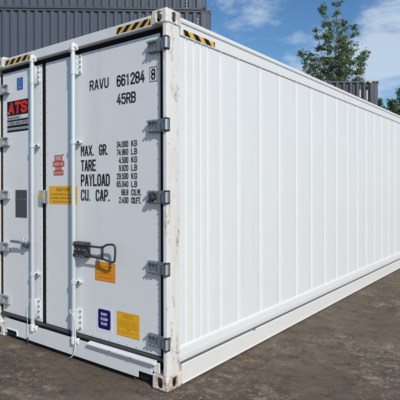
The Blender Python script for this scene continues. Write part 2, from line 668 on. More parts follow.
# rubber gasket behind the leaves, and the bulbous bottom seal
put('gasket_frame', B((-W + 0.045, 0.075, 0.200), (-0.045, 0.13, 2.776), 0.002), 'rubber', box)
gt = MB()
gt.tube([(-W + 0.05, 0.048, 0.219), (-0.045, 0.048, 0.219)], 0.0165, 10)
put('bottom_seal', smooth_by_angle(gt.mesh('bottom_seal')), 'rubber_grey', box)
put('centre_seal', B((-1.6405, 0.0545, 0.238), (-1.5875, 0.0745, 2.735), 0.004), 'rubber', box)
put('edge_seal', B((-2.379, 0.0545, 0.238), (-2.3395, 0.0745, 2.735), 0.003), 'rubber', box)
put('edge_seal', B((-0.1145, 0.0545, 0.238), (-0.0465, 0.0745, 2.735), 0.003), 'rubber', box)
put('top_seal', B((-W + 0.05, 0.052, 2.742), (-0.046, 0.075, 2.775), 0.004), 'rubber', box)

# door leaves
FACE = 0.052
doors = []
for u0, u1, lab in ((0.116, 1.586, 'wide door leaf carrying the black serial number'), (1.642, 2.338, 'narrow door leaf with the black and red sticker')):
    d = put('door', B((-u1, FACE, 0.236), (-u0, 0.115, 2.736), 0.006), 'door', box)
    tag(d, lab)
    rv = MB()
    zs = [0.262 + i * 0.1 for i in range(25)]
    ptsr = [(u0 + 0.020, z) for z in zs] + [(u1 - 0.020, z) for z in zs]
    n = int((u1 - u0 - 0.06) / 0.105)
    ptsr += [(u0 + 0.04 + i * (u1 - u0 - 0.08) / n, z) for i in range(n + 1) for z in (0.258, 2.714)]
    for u, z in ptsr:
        rv.tube([(-u, FACE + 0.001, z), (-u, FACE - 0.0025, z), (-u, FACE - 0.004, z)], [0.0056, 0.0052, 0.003], 8)
    r = put('rivets', rv, 'hinge_light', d)
    tag(r, kind='stuff')
    doors.append(d)
door_r, door_l = doors


# hinges
def hinge(side, z, light, lock=False):
    s = 1 if side > 0 else -1

    def X(u):                                     # u measured inwards from the outer edge of that side
        return -u if side > 0 else -W + u
    out = 0.222 if side > 0 else 0.205
    mb = MB()
    mb.box((X(0.052), 0.026, z - 0.044), (X(out), FACE, z + 0.044), 0.004)
    mb.box((X(0.052), 0.018, z - 0.050), (X(0.125), 0.030, z + 0.050), 0.004)
    mb.box((X(0.020), 0.004, z - 0.040), (X(0.062), 0.034, z + 0.040), 0.005)
    mb.box((X(0.130), 0.020, z - 0.050), (X(out - 0.006), 0.0275, z - 0.030), 0.003)
    mb.box((X(0.130), 0.020, z + 0.030), (X(out - 0.006), 0.0275, z + 0.050), 0.003)
    h = put('hinge', mb, 'hinge_light' if light else 'hinge', box)
    for k, u in enumerate((0.135, 0.172, 0.208 if side > 0 else 0.196)):
        for dz in (0.036, -0.036):
            b = MB()
            b.tube([(X(u), 0.022, z + dz), (X(u), 0.010, z + dz), (X(u), 0.007, z + dz)], [0.0105, 0.0105, 0.007], 6)
            put('bolt', b, 'hinge', h)
    # knuckle let into the post
    k = MB()
    for dz in (-0.052, 0.038):
        k.box((X(-0.001), -0.009, z + dz), (X(0.030), 0.030, z + dz + 0.014), 0.003)
    k.box((X(-0.001), 0.024, z - 0.05), (X(0.012), 0.036, z + 0.05), 0.003)
    put('knuckle', k, 'steel', h)
    put('knuckle_seat', B((X(-0.0005), 0.008, z - 0.040), (X(0.020), 0.030, z + 0.040), 0.002), 'hinge', h)
    pn = MB()
    pn.tube([(X(0.011), 0.003, z - 0.046), (X(0.011), 0.003, z + 0.046)], 0.0115, 12)
    put('pin', smooth_by_angle(pn.mesh('pin')), 'hinge_light', h)
    if lock:
        l = MB()
        l.tube([(X(0.158), 0.03, z - 0.006), (X(0.158), -0.006, z - 0.006), (X(0.158), -0.014, z - 0.006)], [0.024, 0.024, 0.016], 14)
        l.box((X(0.150), -0.004, z - 0.012), (X(0.166), 0.02, z + 0.04), 0.004)
        put('lock_stud', smooth_by_angle(l.mesh('lock_stud')), 'steel', h)
    return h


for z in (2.630, 2.015, 1.468, 0.925, 0.362):
    hinge(1, z, False, lock=abs(z - 1.468) < 0.01)
for z in (2.560, 2.015, 1.462, 0.922, 0.375):
    hinge(-1, z, True)


# lock rods
def lock_rod(u, clamps):
    ry = 0.0
    mb = MB()
    mb.tube([(-u, ry, 0.15), (-u, ry, 2.82)], 0.0185, 20)
    rod = put('lock_rod', smooth_by_angle(mb.mesh('lock_rod'), 50), 'zinc', box)
    for z in (0.190, 2.785):
        c = MB()                                   # cam end and keeper
        c.tube([(-u, ry, z - 0.030), (-u, ry, z + 0.030)], 0.024, 14)
        c.box((-u - 0.052, -0.006, z - 0.026), (-u - 0.028, 0.030, z + 0.012), 0.006)
        c.box((-u + 0.026, -0.006, z - 0.022), (-u + 0.054, 0.030, z + 0.018), 0.006)
        c.box((-u - 0.030, -0.016, z - 0.010), (-u + 0.030, 0.020, z + 0.012), 0.007)
        c.box((-u - 0.062, 0.0, z - 0.034), (-u + 0.062, 0.012, z - 0.010), 0.004)
        put('cam_keeper', smooth_by_angle(c.mesh('cam_keeper'), 45), 'cast_zinc', rod)
    for z0, z1 in ((0.270, 0.462), (2.545, 2.725)):
        c = MB()                                   # long bearing bracket with a bolted flange on the right
        c.tube([(-u, ry, z0), (-u, ry, z1)], 0.0228, 16)
        c.box((-u - 0.014, 0.008, z0), (-u + 0.014, FACE, z1), 0.004)
        br = put('bearing_bracket', smooth_by_angle(c.mesh('bearing_bracket'), 45), 'zinc', rod)
        put('flange', B((-u + 0.015, 0.044, z0 + 0.005), (-u + 0.056, FACE, z1 - 0.005), 0.003), 'door', br)
        for i in range(4):
            z = z0 + 0.022 + i * (z1 - z0 - 0.044) / 3
            b = MB()
            b.tube([(-u + 0.043, 0.046, z), (-u + 0.043, 0.033, z)], 0.0085, 6)
            put('bolt', b, 'hinge', br)
    for z in clamps:
        c = MB()
        c.tube([(-u, ry, z - 0.018), (-u, ry, z + 0.018)], 0.025, 16)
        c.box((-u - 0.020, 0.008, z - 0.018), (-u + 0.020, FACE, z + 0.018), 0.003)
        c.box((-u + 0.010, 0.016, z - 0.015), (-u + 0.060, 0.028, z + 0.015), 0.004)
        c.box((-u + 0.044, 0.026, z - 0.013), (-u + 0.060, FACE, z + 0.013), 0.003)
        br = put('rod_guide', smooth_by_angle(c.mesh('rod_guide'), 45), 'zinc', rod)
        b = MB()
        b.tube([(-u + 0.050, 0.020, z), (-u + 0.050, 0.004, z)], 0.0095, 6)
        put('bolt', b, 'steel', br)
    return rod


rod_r = lock_rod(1.100, (1.945, 0.705))
rod_l = lock_rod(1.724, (1.945, 0.705))

def catmull(P, n=8):
    P = [Vector(p) for p in P]
    Q = [P[0]] + P + [P[-1]]
    out = []
    for i in range(1, len(Q) - 2):
        for k in range(n):
            t = k / n
            a, b, c, d = Q[i - 1], Q[i], Q[i + 1], Q[i + 2]
            out.append(0.5 * ((2 * b) + (c - a) * t + (2 * a - 5 * b + 4 * c - d) * t * t + (3 * b - a - 3 * c + d) * t ** 3))
    out.append(P[-1])
    return out


# swing handle of the wide door's rod
hb = MB()
hb.box((-1.085, -0.012, 0.936), (-0.925, 0.050, 1.060), 0.008)
hb.box((-1.092, -0.018, 1.030), (-0.918, 0.046, 1.064), 0.006)
hb.box((-1.092, -0.018, 0.932), (-0.918, 0.046, 0.962), 0.006)
blk = put('handle_hub', hb, 'steel', rod_r)
hr = MB()
hr.box((-0.93, -0.016, 1.030), (-0.705, -0.002, 1.046), 0.004)
hr.box((-0.93, -0.016, 0.942), (-0.705, -0.002, 0.957), 0.004)
hr.box((-0.722, -0.019, 0.935), (-0.702, 0.001, 1.052), 0.004)
loop = [(-0.712, -0.012, 1.035), (-0.655, -0.014, 1.064), (-0.600, -0.016, 1.073), (-0.568, -0.016, 1.071), (-0.549, -0.016, 1.055), (-0.546, -0.016, 1.010),
        (-0.552, -0.016, 0.955), (-0.562, -0.016, 0.934), (-0.590, -0.016, 0.928), (-0.640, -0.014, 0.934), (-0.712, -0.012, 0.950)]
hr.tube(catmull(loop, 5), 0.0085, 10)
put('handle', smooth_by_angle(hr.mesh('handle'), 45), 'steel', rod_r)
for (u, z) in ((0.945, 1.05), (0.985, 1.05), (1.03, 1.05), (1.07, 1.05), (0.945, 0.945), (0.985, 0.945), (1.03, 0.945), (0.945, 1.0), (1.0, 1.0), (1.055, 1.0)):
    b = MB()
    b.tube([(-u, -0.010, z), (-u, -0.026, z)], 0.008, 6)
    put('bolt', b, 'hinge', rod_r)

# small lever of the narrow door's rod
lv = MB()
lv.box((-1.830, 0.000, 0.978), (-1.742, 0.030, 1.004), 0.005)
lv.box((-1.945, -0.022, 0.985), (-1.80, -0.004, 1.003), 0.004)
lv.prism([(-2.065, -0.030), (-2.065, -0.006), (-1.930, -0.004), (-1.930, -0.022)], 'z', 0.988, 1.012)
put('lever', lv, 'hinge', rod_l)
pg = MB()
pg.box((-1.905, 0.0, 0.935), (-1.865, FACE, 0.985), 0.004)
put('lever_bracket', pg, 'hinge', rod_l)
pg = MB()
pg.tube([(-1.885, 0.0, 0.99), (-1.885, -0.002, 1.022), (-1.885, 0.006, 1.044)], [0.012, 0.014, 0.010], 12)
pg.box((-1.905, 0.01, 0.99), (-1.865, FACE, 1.02), 0.004)
put('catch', smooth_by_angle(pg.mesh('catch'), 45), 'hinge_light', rod_l)

# wire seals
wc = MB()
wc.tube(catmull([(-1.135, -0.006, 0.455), (-1.125, -0.020, 0.432), (-1.095, -0.020, 0.425), (-1.075, -0.014, 0.395), (-1.068, -0.010, 0.330), (-1.060, -0.012, 0.250),
                 (-1.054, -0.020, 0.180), (-1.052, -0.024, 0.125), (-1.060, -0.030, 0.085), (-1.085, -0.035, 0.052), (-1.105, -0.036, 0.040)]), 0.0045, 8)
put('seal_cable', smooth_by_angle(wc.mesh('seal_cable'), 60), 'cable', rod_r)
wc = MB()
wc.tube(catmull([(-1.755, -0.010, 0.452), (-1.785, -0.014, 0.405), (-1.792, -0.014, 0.30), (-1.792, -0.014, 0.12), (-1.790, -0.014, 0.08)]), 0.0028, 8)
put('seal_cable', smooth_by_angle(wc.mesh('seal_cable'), 60), 'cable', rod_l)
put('seal_tip', B((-1.797, -0.020, 0.028), (-1.783, -0.008, 0.082), 0.003), 'steel', rod_l)

# gap clip between the leaves
clip = put('gap_clip', B((-1.655, 0.022, 1.392), (-1.566, FACE + 0.02, 1.516), 0.004), 'hinge_light', box)
put('clip_leaf', B((-1.590, 0.030, 1.385), (-1.552, 0.050, 1.512), 0.003), 'hinge', clip)
bt = MB()
bt.prism([(-1.648, 1.485), (-1.648, 1.430), (-1.610, 1.457)][::-1], 'y', 0.0205, 0.0225)
bt.prism([(-1.578, 1.488), (-1.578, 1.426), (-1.622, 1.457)], 'y', 0.0205, 0.0225)
put('arrow_marking', bt, 'yellow', clip)


# ------------------------------------------------------------------ lettering and stickers
GLYPHS = {
    '0': [[(1, 0), (3, 0), (4, 1), (4, 5), (3, 6), (1, 6), (0, 5), (0, 1), (1, 0)]],
    '1': [[(0.6, 4.9), (2, 6), (2, 0)]],
    '2': [[(0, 4.8), (0, 5), (1, 6), (3, 6), (4, 5), (4, 4), (0, 0.5), (0, 0), (4, 0)]],
    '3': [[(0, 5), (1, 6), (3, 6), (4, 5), (4, 4), (3.1, 3.1), (1.4, 3.1)], [(3.1, 3.1), (4, 2.2), (4, 1), (3, 0), (1, 0), (0, 1)]],
    '4': [[(2.6, 6), (0, 1.6), (4, 1.6)], [(3, 3.6), (3, 0)]],
    '5': [[(3.8, 6), (0.2, 6), (0, 3.3), (1, 3.7), (3, 3.7), (4, 2.7), (4, 1), (3, 0), (1, 0), (0, 1)]],
    '6': [[(3.7, 5.3), (3, 6), (1, 6), (0, 5), (0, 1), (1, 0), (3, 0), (4, 1), (4, 2.5), (3, 3.5), (1, 3.5), (0.3, 2.9)]],
    '7': [[(0, 6), (4, 6), (4, 5.4), (1.5, 0)]],
    '8': [[(3, 3.1), (4, 4), (4, 5), (3, 6), (1, 6), (0, 5), (0, 4), (1, 3.1), (3, 3.1), (4, 2.2), (4, 1), (3, 0), (1, 0), (0, 1), (0, 2.2), (0.9, 3.0)]],
    '9': [[(0.3, 0.7), (1, 0), (3, 0), (4, 1), (4, 5), (3, 6), (1, 6), (0, 5), (0, 3.5), (1, 2.5), (3, 2.5), (3.7, 3.1)]],
    'A': [[(0, 0), (1.7, 6), (2.3, 6), (4, 0)], [(0.7, 1.7), (3.3, 1.7)]],
    'B': [[(0, 3.1), (0, 6), (3, 6), (4, 5.1), (4, 4), (3.1, 3.1), (0, 3.1)], [(3.1, 3.1), (4, 2.2), (4, 0.9), (3, 0), (0, 0), (0, 3.1)]],
    'C': [[(4, 4.7), (4, 5), (3, 6), (1, 6), (0, 5), (0, 1), (1, 0), (3, 0), (4, 1), (4, 1.3)]],
    'D': [[(0, 0), (0, 6), (2.8, 6), (4, 4.8), (4, 1.2), (2.8, 0), (0, 0)]],
    'E': [[(4, 6), (0, 6), (0, 0), (4, 0)], [(0, 3.1), (3.4, 3.1)]],
    'F': [[(4, 6), (0, 6), (0, 0)], [(0, 3.1), (3.4, 3.1)]],
    'G': [[(4, 4.7), (4, 5), (3, 6), (1, 6), (0, 5), (0, 1), (1, 0), (3, 0), (4, 1), (4, 2.8), (2.3, 2.8)]],
    'I': [[(2, 0), (2, 6)]],
    'K': [[(0, 0), (0, 6)], [(4, 6), (0.5, 2.6)], [(1.5, 3.5), (4, 0)]],
    'L': [[(0, 6), (0, 0), (4, 0)]],
    'M': [[(0, 0), (0, 6), (0.5, 6), (2, 2.6), (3.5, 6), (4, 6), (4, 0)]],
    'N': [[(0, 0), (0, 6), (0.4, 6), (3.6, 0), (4, 0), (4, 6)]],
    'O': [[(1, 0), (3, 0), (4, 1), (4, 5), (3, 6), (1, 6), (0, 5), (0, 1), (1, 0)]],
    'P': [[(0, 0), (0, 6), (3, 6), (4, 5), (4, 3.7), (3, 2.7), (0, 2.7)]],
    'R': [[(0, 0), (0, 6), (3, 6), (4, 5), (4, 3.9), (3, 2.9), (0, 2.9)], [(2.2, 2.9), (4, 0)]],
    'S': [[(4, 4.8), (4, 5), (3, 6), (1, 6), (0, 5), (0, 4.2), (1, 3.3), (3, 2.7), (4, 1.8), (4, 1), (3, 0), (1, 0), (0, 1), (0, 1.2)]],
    'T': [[(0, 6), (4, 6)], [(2, 6), (2, 0)]],
    'U': [[(0, 6), (0, 1), (1, 0), (3, 0), (4, 1), (4, 6)]],
    'V': [[(0, 6), (1.7, 0), (2.3, 0), (4, 6)]],
    'X': [[(0, 0), (4, 6)], [(0, 6), (4, 0)]],
    'Y': [[(0, 6), (2, 3), (4, 6)], [(2, 3), (2, 0)]],
    '-': [[(0.4, 3), (2.6, 3)]],
    '.': [[(0, 0), (0, 0.01)]],
}
ADV = {'.': 0.2, ' ': 2.2, 'I': 4.0, '-': 3.0}


def stroke(mb, pts, th, y):
    """mitred strip along a 2D polyline (x, z)"""
    P = [Vector(p) for p in pts]
    closed = len(P) > 2 and (P[0] - P[-1]).length < 1e-6
    if closed:
        P = P[:-1]
    n = len(P)
    left, right = [], []
    for i in range(n):
        a = P[i - 1] if (i > 0 or closed) else None
        b = P[(i + 1) % n] if (i < n - 1 or closed) else None
        d0 = (P[i] - a).normalized() if a is not None else None
        d1 = (b - P[i]).normalized() if b is not None else None
        if d0 is None: d0 = d1
        if d1 is None: d1 = d0
        n0, n1 = Vector((-d0.y, d0.x)), Vector((-d1.y, d1.x))
        m = n0 + n1
        m = n0 if m.length < 1e-4 else m.normalized()
        k = min(1.7, 1 / max(0.2, m.dot(n0)))
        c = P[i].copy()
        if not closed and i == 0: c = c - d1 * th / 2
        if not closed and i == n - 1: c = c + d0 * th / 2
        left.append(c + m * (th / 2 * k))
        right.append(c - m * (th / 2 * k))
    verts = [(p.x, y, p.y) for p in left] + [(p.x, y, p.y) for p in right]
    faces = [(n + i, n + (i + 1) % n, (i + 1) % n, i) for i in range(n if closed else n - 1)]
    mb.add(verts, faces)


def text(s, u0, u1, z0, z1, parent, mat='letter', y=FACE - 0.0012, th=None, gap=1.9, shear=0.0):
    """block lettering; u0 is the left end (larger u), u1 the right end, in metres from the right post"""
    hgt = z1 - z0
    th = th or hgt * 0.152
    pos, x = [], 0.0
    for ch in s:
        pos.append(x)
        x += ADV.get(ch, 4.0) + gap
    total = x - gap
    sx = (u0 - u1 - th) / max(total, 0.01)
    sz = (hgt - th) / 6
    mb = MB()
    k = 0
    for ch, x0 in zip(s, pos):
        for line in GLYPHS.get(ch, ()):
            q = []
            for px, pz in line:
                zz_ = z0 + th / 2 + pz * sz
                q.append((-u0 + th / 2 + (x0 + px) * sx + shear * (zz_ - z0), zz_))
            stroke(mb, q, th, y - 0.00015 * (k % 3))
            k += 1
    return put('lettering', mb.mesh('lettering', fix=False), mat, parent)


def dashes(rows, seed, y):
    """illegible small print: rows of (u_left, u_right, z, height)"""
    r = random.Random(seed)
    mb = MB()
    for ul, ur, z, h in rows:
        u, left = ul, r.randint(3, 8)
        while u > ur:
            w = r.uniform(0.28, 0.6) * h
            e = max(ur, u - w)
            hh = h * r.choice((0.66, 0.66, 0.7, 1.0))
            bar = 0.3 * h
            if r.random() < 0.5:
                mb.add([(-u, y, z), (-e, y, z), (-e, y, z + hh), (-u, y, z + hh)], [(0, 1, 2, 3)])
            else:
                mb.add([(-u, y, z + bar * 0.5), (-e, y, z), (-e, y, z + hh - bar), (-u, y, z + hh)], [(0, 1, 2, 3)])
            left -= 1
            u = e - r.uniform(0.16, 0.26) * h
            if left == 0:
                left = r.randint(3, 8)
                u -= 0.45 * h
    return mb.mesh('small_print', fix=False)


def sticker(name, u0, u1, z0, z1, mat, parent, y0=FACE, t=0.0012, corner=0.0):
    x0, x1 = -u0, -u1
    if corner > 0:
        poly = []
        for cx, cz, a in ((x1 - corner, z1 - corner, 0), (x0 + corner, z1 - corner, 90), (x0 + corner, z0 + corner, 180), (x1 - corner, z0 + corner, 270)):
            for k in range(6):
                t_ = math.radians(a + k * 18)
                poly.append((cx + corner * math.cos(t_), cz + corner * math.sin(t_)))
    else:
        poly = [(x0, z0), (x1, z0), (x1, z1), (x0, z1)]
    mb = MB()
    mb.prism(poly, 'y', y0 - t, y0 + 0.001)
    return put(name, mb, mat, parent)


# serial number and ratings
text('RAVU', 0.938, 0.694, 2.386, 2.474, door_r, gap=2.2)
text('661284', 0.596, 0.276, 2.376, 2.471, door_r)
text('8', 0.206, 0.162, 2.381, 2.467, door_r, th=0.013)
fr = MB()
for (a, b, c, d) in ((0.224, 0.144, 2.366, 2.371), (0.224, 0.144, 2.477, 2.482), (0.224, 0.2195, 2.371, 2.477), (0.1485, 0.144, 2.371, 2.477)):
    fr.box((-a, FACE - 0.0012, c), (-b, FACE + 0.001, d), 0.0003)
put('check_digit_frame', fr, 'letter', door_r)
text('45RB', 0.596, 0.375, 2.226, 2.316, door_r)
for s_, u0, u1, z0, z1 in (('MAX.', 1.060, 0.885, 1.818, 1.910), ('GR.', 0.818, 0.706, 1.818, 1.910), ('TARE', 1.060, 0.859, 1.684, 1.784), ('PAYLOAD', 1.060, 0.682, 1.553, 1.657),
                           ('CU.', 1.060, 0.934, 1.424, 1.523), ('CAP.', 0.862, 0.684, 1.424, 1.523)):
    text(s_, u0, u1, z0, z1, door_r, gap=2.3)
rows = (('34.000', 'KG', 1.872, 1.923), ('74.960', 'LB', 1.807, 1.858), ('4.500', 'KG', 1.741, 1.792), ('9.920', 'LB', 1.676, 1.727),
        ('29.500', 'KG', 1.609, 1.660), ('65.040', 'LB', 1.544, 1.595), ('68.8', 'CU.M.', 1.477, 1.528), ('2.430', 'CU.FT.', 1.412, 1.463))
for num, unit, z0, z1 in rows:
    ul = {6: 0.598, 5: 0.571, 4: 0.543}[len(num)]
    text(num, ul, 0.462, z0, z1, door_r, th=0.0078, gap=2.5)
    text(unit, 0.428, 0.362 if len(unit) == 2 else 0.318, z0, z1, door_r, th=0.0085, gap=2.6)

# black and red lettering sticker on the narrow leaf
sa = sticker('company_sticker', 2.249, 1.872, 2.112, 2.430, 'black', door_l)
text('ATS', 2.232, 1.890, 2.296, 2.416, sa, 'red', FACE - 0.0024, th=0.029, gap=1.5, shear=0.08)
sticker('star_blot', 2.238, 2.196, 2.297, 2.325, 'pink', sa, FACE - 0.0012, 0.0006, 0.010)
sticker('grey_band', 2.247, 1.874, 2.236, 2.281, 'sticker_grey', sa, FACE - 0.0012, 0.0007)
sticker('white_box', 1.992, 1.882, 2.248, 2.274, 'sticker', sa, FACE - 0.0019, 0.0006)
sticker('white_band', 2.247, 1.874, 2.180, 2.220, 'sticker_grey', sa, FACE - 0.0012, 0.0007)
text('1-800-846-0270', 2.238, 1.880, 2.187, 2.213, sa, 'letter', FACE - 0.0024, th=0.005)
sticker('lower_band', 2.247, 1.874, 2.132, 2.156, 'sticker_grey', sa, FACE - 0.0012, 0.0007)
put('small_print', dashes([(2.235, 1.89, 2.139, 0.010), (2.235, 2.03, 2.246, 0.022)], 5, FACE - 0.0024), 'letter', sa)

# blue symbol sticker
sb = sticker('blue_sticker', 2.069, 1.964, 2.530, 2.655, 'blue', door_l)
fr = MB()
for (a, b, c, d) in ((2.042, 1.992, 2.635, 2.642), (2.042, 1.992, 2.578, 2.585), (2.042, 2.034, 2.585, 2.635), (2.000, 1.992, 2.585, 2.635), (2.034, 2.000, 2.607, 2.613)):
    fr.box((-a, FACE - 0.002, c), (-b, FACE - 0.0008, d), 0.0003)
put('symbol', fr, 'light_blue', sb)
bw = MB()
bw.prism([(-2.050, 2.545), (-2.030, 2.568), (-2.006, 2.562), (-1.985, 2.545)], 'y', FACE - 0.002, FACE - 0.0008)
put('symbol', bw, 'light_blue', sb)

# faded red block sticker on the wide leaf
si = sticker('faded_sticker', 1.442, 1.330, 1.785, 1.842, 'dark_red', door_r)
put('block', B((-1.470, FACE - 0.0013, 1.735), (-1.300, FACE + 0.001, 1.787), 0.0003), 'dark_red', si)
put('block', B((-1.430, FACE - 0.0012, 1.700), (-1.338, FACE + 0.001, 1.737), 0.0003), 'dark_red', si)
put('block', B((-1.458, FACE - 0.0013, 1.655), (-1.312, FACE + 0.001, 1.702), 0.0003), 'dark_red', si)
for a, b, c, d in ((1.436, 1.336, 1.789, 1.837), (1.464, 1.306, 1.740, 1.783), (1.425, 1.343, 1.704, 1.734), (1.453, 1.317, 1.660, 1.698)):
    sticker('block', a, b, c, d, 'dull_red', si, FACE - 0.0013, 0.0006)
text('ICE', 1.428, 1.345, 1.795, 1.831, si, 'pink', FACE - 0.0026, th=0.010, gap=1.6)
put('small_print', dashes([(1.455, 1.315, 1.748, 0.026), (1.418, 1.350, 1.711, 0.016), (1.445, 1.325, 1.668, 0.022)], 9, FACE - 0.0026), 'pink', si)
put('registered_mark', B((-1.322, FACE - 0.001, 1.835), (-1.310, FACE + 0.001, 1.850), 0.0003), 'letter', si)

# caution sticker
sc = sticker('caution_sticker', 1.532, 1.112, 1.386, 1.556, 'caution', door_r, corner=0.014)
text('CAUTION', 1.415, 1.225, 1.508, 1.536, sc, 'print', FACE - 0.0024, th=0.0055)
put('small_print', dashes([(1.500, 1.13, 1.472, 0.014), (1.510, 1.13, 1.438, 0.014), (1.475, 1.16, 1.404, 0.014)], 2, FACE - 0.0024), 'print', sc)

# dark plate on the narrow leaf
pl = sticker('data_plate', 2.097, 1.897, 1.238, 1.516, 'plate', door_l, t=0.003)
for z in (1.415,):
    for u in (2.06, 1.99, 1.935):
        put('plate_rivet', B((-u - 0.006, FACE - 0.005, z), (-u + 0.006, FACE, z + 0.010), 0.002), 'hinge_light', pl)

# orange sticker under the handle
s_o = sticker('orange_sticker', 0.872, 0.620, 0.741, 0.902, 'print_orange', door_r)
sticker('orange_field', 0.866, 0.626, 0.746, 0.897, 'orange', s_o, FACE - 0.0012, 0.0006)
put('small_print', dashes([(0.845, 0.655, 0.860, 0.016), (0.840, 0.650, 0.832, 0.014), (0.850, 0.645, 0.800, 0.014), (0.840, 0.64, 0.768, 0.016)], 4, FACE - 0.0024), 'print_orange', s_o)

# navy sticker
s_e = sticker('care_sticker', 0.853, 0.657, 0.316, 0.518, 'sticker', door_r)
sticker('navy_field', 0.832, 0.678, 0.334, 0.500, 'navy', s_e, FACE - 0.0012, 0.0007, 0.018)
for k, wd in enumerate(('EASY', 'CLEAN', 'PAINT')):
    z = 0.448 - k * 0.041
    text(wd, 0.796 + 0.004 * (k == 1), 0.716 - 0.004 * (k == 1), z, z + 0.025, s_e, 'sticker', FACE - 0.0026, th=0.0055)

# amber notice
s_y = sticker('amber_notice', 0.598, 0.342, 0.320, 0.514, 'print_orange', door_r)
sticker('amber_field', 0.594, 0.346, 0.324, 0.510, 'caution', s_y, FACE - 0.0012, 0.0006)
put('small_print', dashes([(0.520, 0.420, 0.488, 0.010), (0.535, 0.400, 0.470, 0.006)] + [(0.580, 0.360, 0.446 - 0.0115 * i, 0.0045) for i in range(6)] +
                          [(0.580, 0.36, 0.355, 0.004), (0.58, 0.42, 0.345, 0.004), (0.49, 0.45, 0.372, 0.010)], 6, FACE - 0.0024), 'print', s_y)


# hazard stripes on the header and on the side rail
def hazard(axis, a0, a1, z0, z1, plane, n, lean, black_first):
    pw = (a1 - a0) / n
    yl, bk = MB(), MB()
    if axis == 'y':
        yl.prism([(a0, z0), (a1, z0), (a1, z1), (a0, z1)], 'y', plane - 0.0012, plane + 0.0008)
    else:
        yl.prism([(a0, z0), (a1, z0), (a1, z1), (a0, z1)], 'x', plane - 0.0008, plane + 0.0012)
    p = put('hazard_marking', yl, 'yellow', box)
    for i in range(n + 1):
        if (i % 2 == 0) != black_first:
            continue
        b0, b1 = a0 + i * pw - lean / 2, a0 + (i + 1) * pw - lean / 2
        quad = [(b0, z0), (b1, z0), (b1 + lean, z1), (b0 + lean, z1)]
        quad = [(min(max(q[0], a0), a1), q[1]) for q in quad]
        if axis == 'y':
            bk.prism(quad, 'y', plane - 0.002, plane - 0.001)
        else:
            bk.prism(quad, 'x', plane + 0.001, plane + 0.002)
    put('stripes', bk, 'black', p)


hazard('y', -0.548, -0.166, 2.793, 2.842, 0.004, 8, 0.055, True)
hazard('y', -2.205, -1.772, 2.793, 2.842, 0.004, 8, 0.055, True)

# ------------------------------------------------------------------ long side of the container
PX = -0.022                                           # panel face
ZB, ZT = 0.303, 2.727
ribs = [0.251, 0.354, 0.449, 0.547, 0.733, 1.018]
while ribs[-1] + 0.408 < L - 0.25:
    ribs.append(ribs[-1] + 0.408)
edges = [0.156] + ribs + [L - 0.156]
side_root = put('side_wall', B((-0.085, 0.156, 0.19), (PX - 0.012, L - 0.156, 2.84), 0.002), 'white', box)
mesh_cache = {}
for a, b in zip(edges[:-1], edges[1:]):
    w = round(b - a, 4)
    if w not in mesh_cache:
        mb = MB()
        # very slightly crowned sheet with folded-in edges
        sec = [(0.0005, -0.010), (0.0005, -0.002), (0.004, 0.0)]
        k = 6
        for i in range(1, k):
            t = i / k
            sec.append((0.004 + (w - 0.008) * t, 0.0016 * math.sin(math.pi * t)))
        sec += [(w - 0.004, 0.0), (w - 0.0005, -0.002), (w - 0.0005, -0.010)]
        mb.prism([(x, y) for y, x in sec], 'z', ZB - 0.005, ZT + 0.005)
        mesh_cache[w] = smooth_by_angle(mb.mesh('side_panel'), 35)
    put('side_panel', mesh_cache[w], 'panel', side_root, (PX, a, 0))
rb = MB()
rb.prism([(-0.006, -0.0085), (0.0035, -0.0065), (0.0058, -0.0025), (0.0058, 0.0025), (0.0035, 0.0065), (-0.006, 0.0085)], 'z', ZB - 0.004, ZT + 0.004)
rme = smooth_by_angle(rb.mesh('panel_rib'), 50)
for y in ribs:
    put('panel_rib', rme, 'rib', side_root, (PX, y, 0))
rv = MB()
for y in ribs:
    rv.tube([(PX + 0.012, y, 2.718), (PX + 0.020, y, 2.718), (PX + 0.022, y, 2.718)], [0.007, 0.007, 0.004], 8)
o = put('rivets', rv, 'hinge_light', side_root)
tag(o, kind='stuff')

# top side rail: lower flat band and rounded upper bead
tr = MB()
tr.prism([(PX - 0.02, 2.724), (-0.012, 2.724), (-0.009, 2.728), (-0.009, 2.808), (-0.012, 2.816), (-0.020, 2.820), (-0.06, 2.820)], 'y', 0.172, L - 0.172)
put('top_rail', tr, 'white', box)
tr = MB()
tr.prism([(-0.06, 2.8203), (-0.014, 2.8203), (-0.006, 2.824), (-0.003, 2.832), (-0.003, 2.852), (-0.008, 2.862), (-0.018, 2.867), (-0.06, 2.868)], 'y', CDp, L - CDp)
put('top_rail_bead', smooth_by_angle(tr.mesh('top_rail_bead'), 50), 'white', box)
hz = hazard('x', 0.205, 0.632, 2.735, 2.777, -0.0085, 6, -0.045, True)

# bottom moulding, strip coloured as the shaded gap and bottom rail
mo = MB()
mo.prism([(PX - 0.02, 0.309), (PX + 0.004, 0.309), (-0.016, 0.306), (-0.0115, 0.300), (-0.0095, 0.292), (-0.0095, 0.2465), (-0.0125, 0.2445), (-0.0125, 0.2425), (-0.0095, 0.2405),
          (-0.0090, 0.192), (-0.011, 0.187), (-0.016, 0.1852), (PX - 0.02, 0.1852)], 'y', 0.157, L - 0.157)
put('bottom_moulding', smooth_by_angle(mo.mesh('bottom_moulding'), 28), 'white', box)
put('gap_shade_strip', B((-0.07, 0.157, 0.1665), (-0.0125, L - 0.157, 0.1848), 0.001), 'gap', box)  # nearly flush strip; the open gap's shade is put into its colour
br = MB()
br.prism([(-0.06, 0.166), (-0.012, 0.166), (-0.006, 0.163), (-0.004, 0.157), (-0.004, 0.034), (-0.003, 0.024), (0.000, 0.0200), (-0.06, 0.0200)], 'y', CDp - 0.004, L - CDp)
put('bottom_rail', br, 'rail', box)
put('drain_nub', B((-0.03, 1.26, 0.158), (-0.001, 1.30, 0.174), 0.004), 'hinge', box)
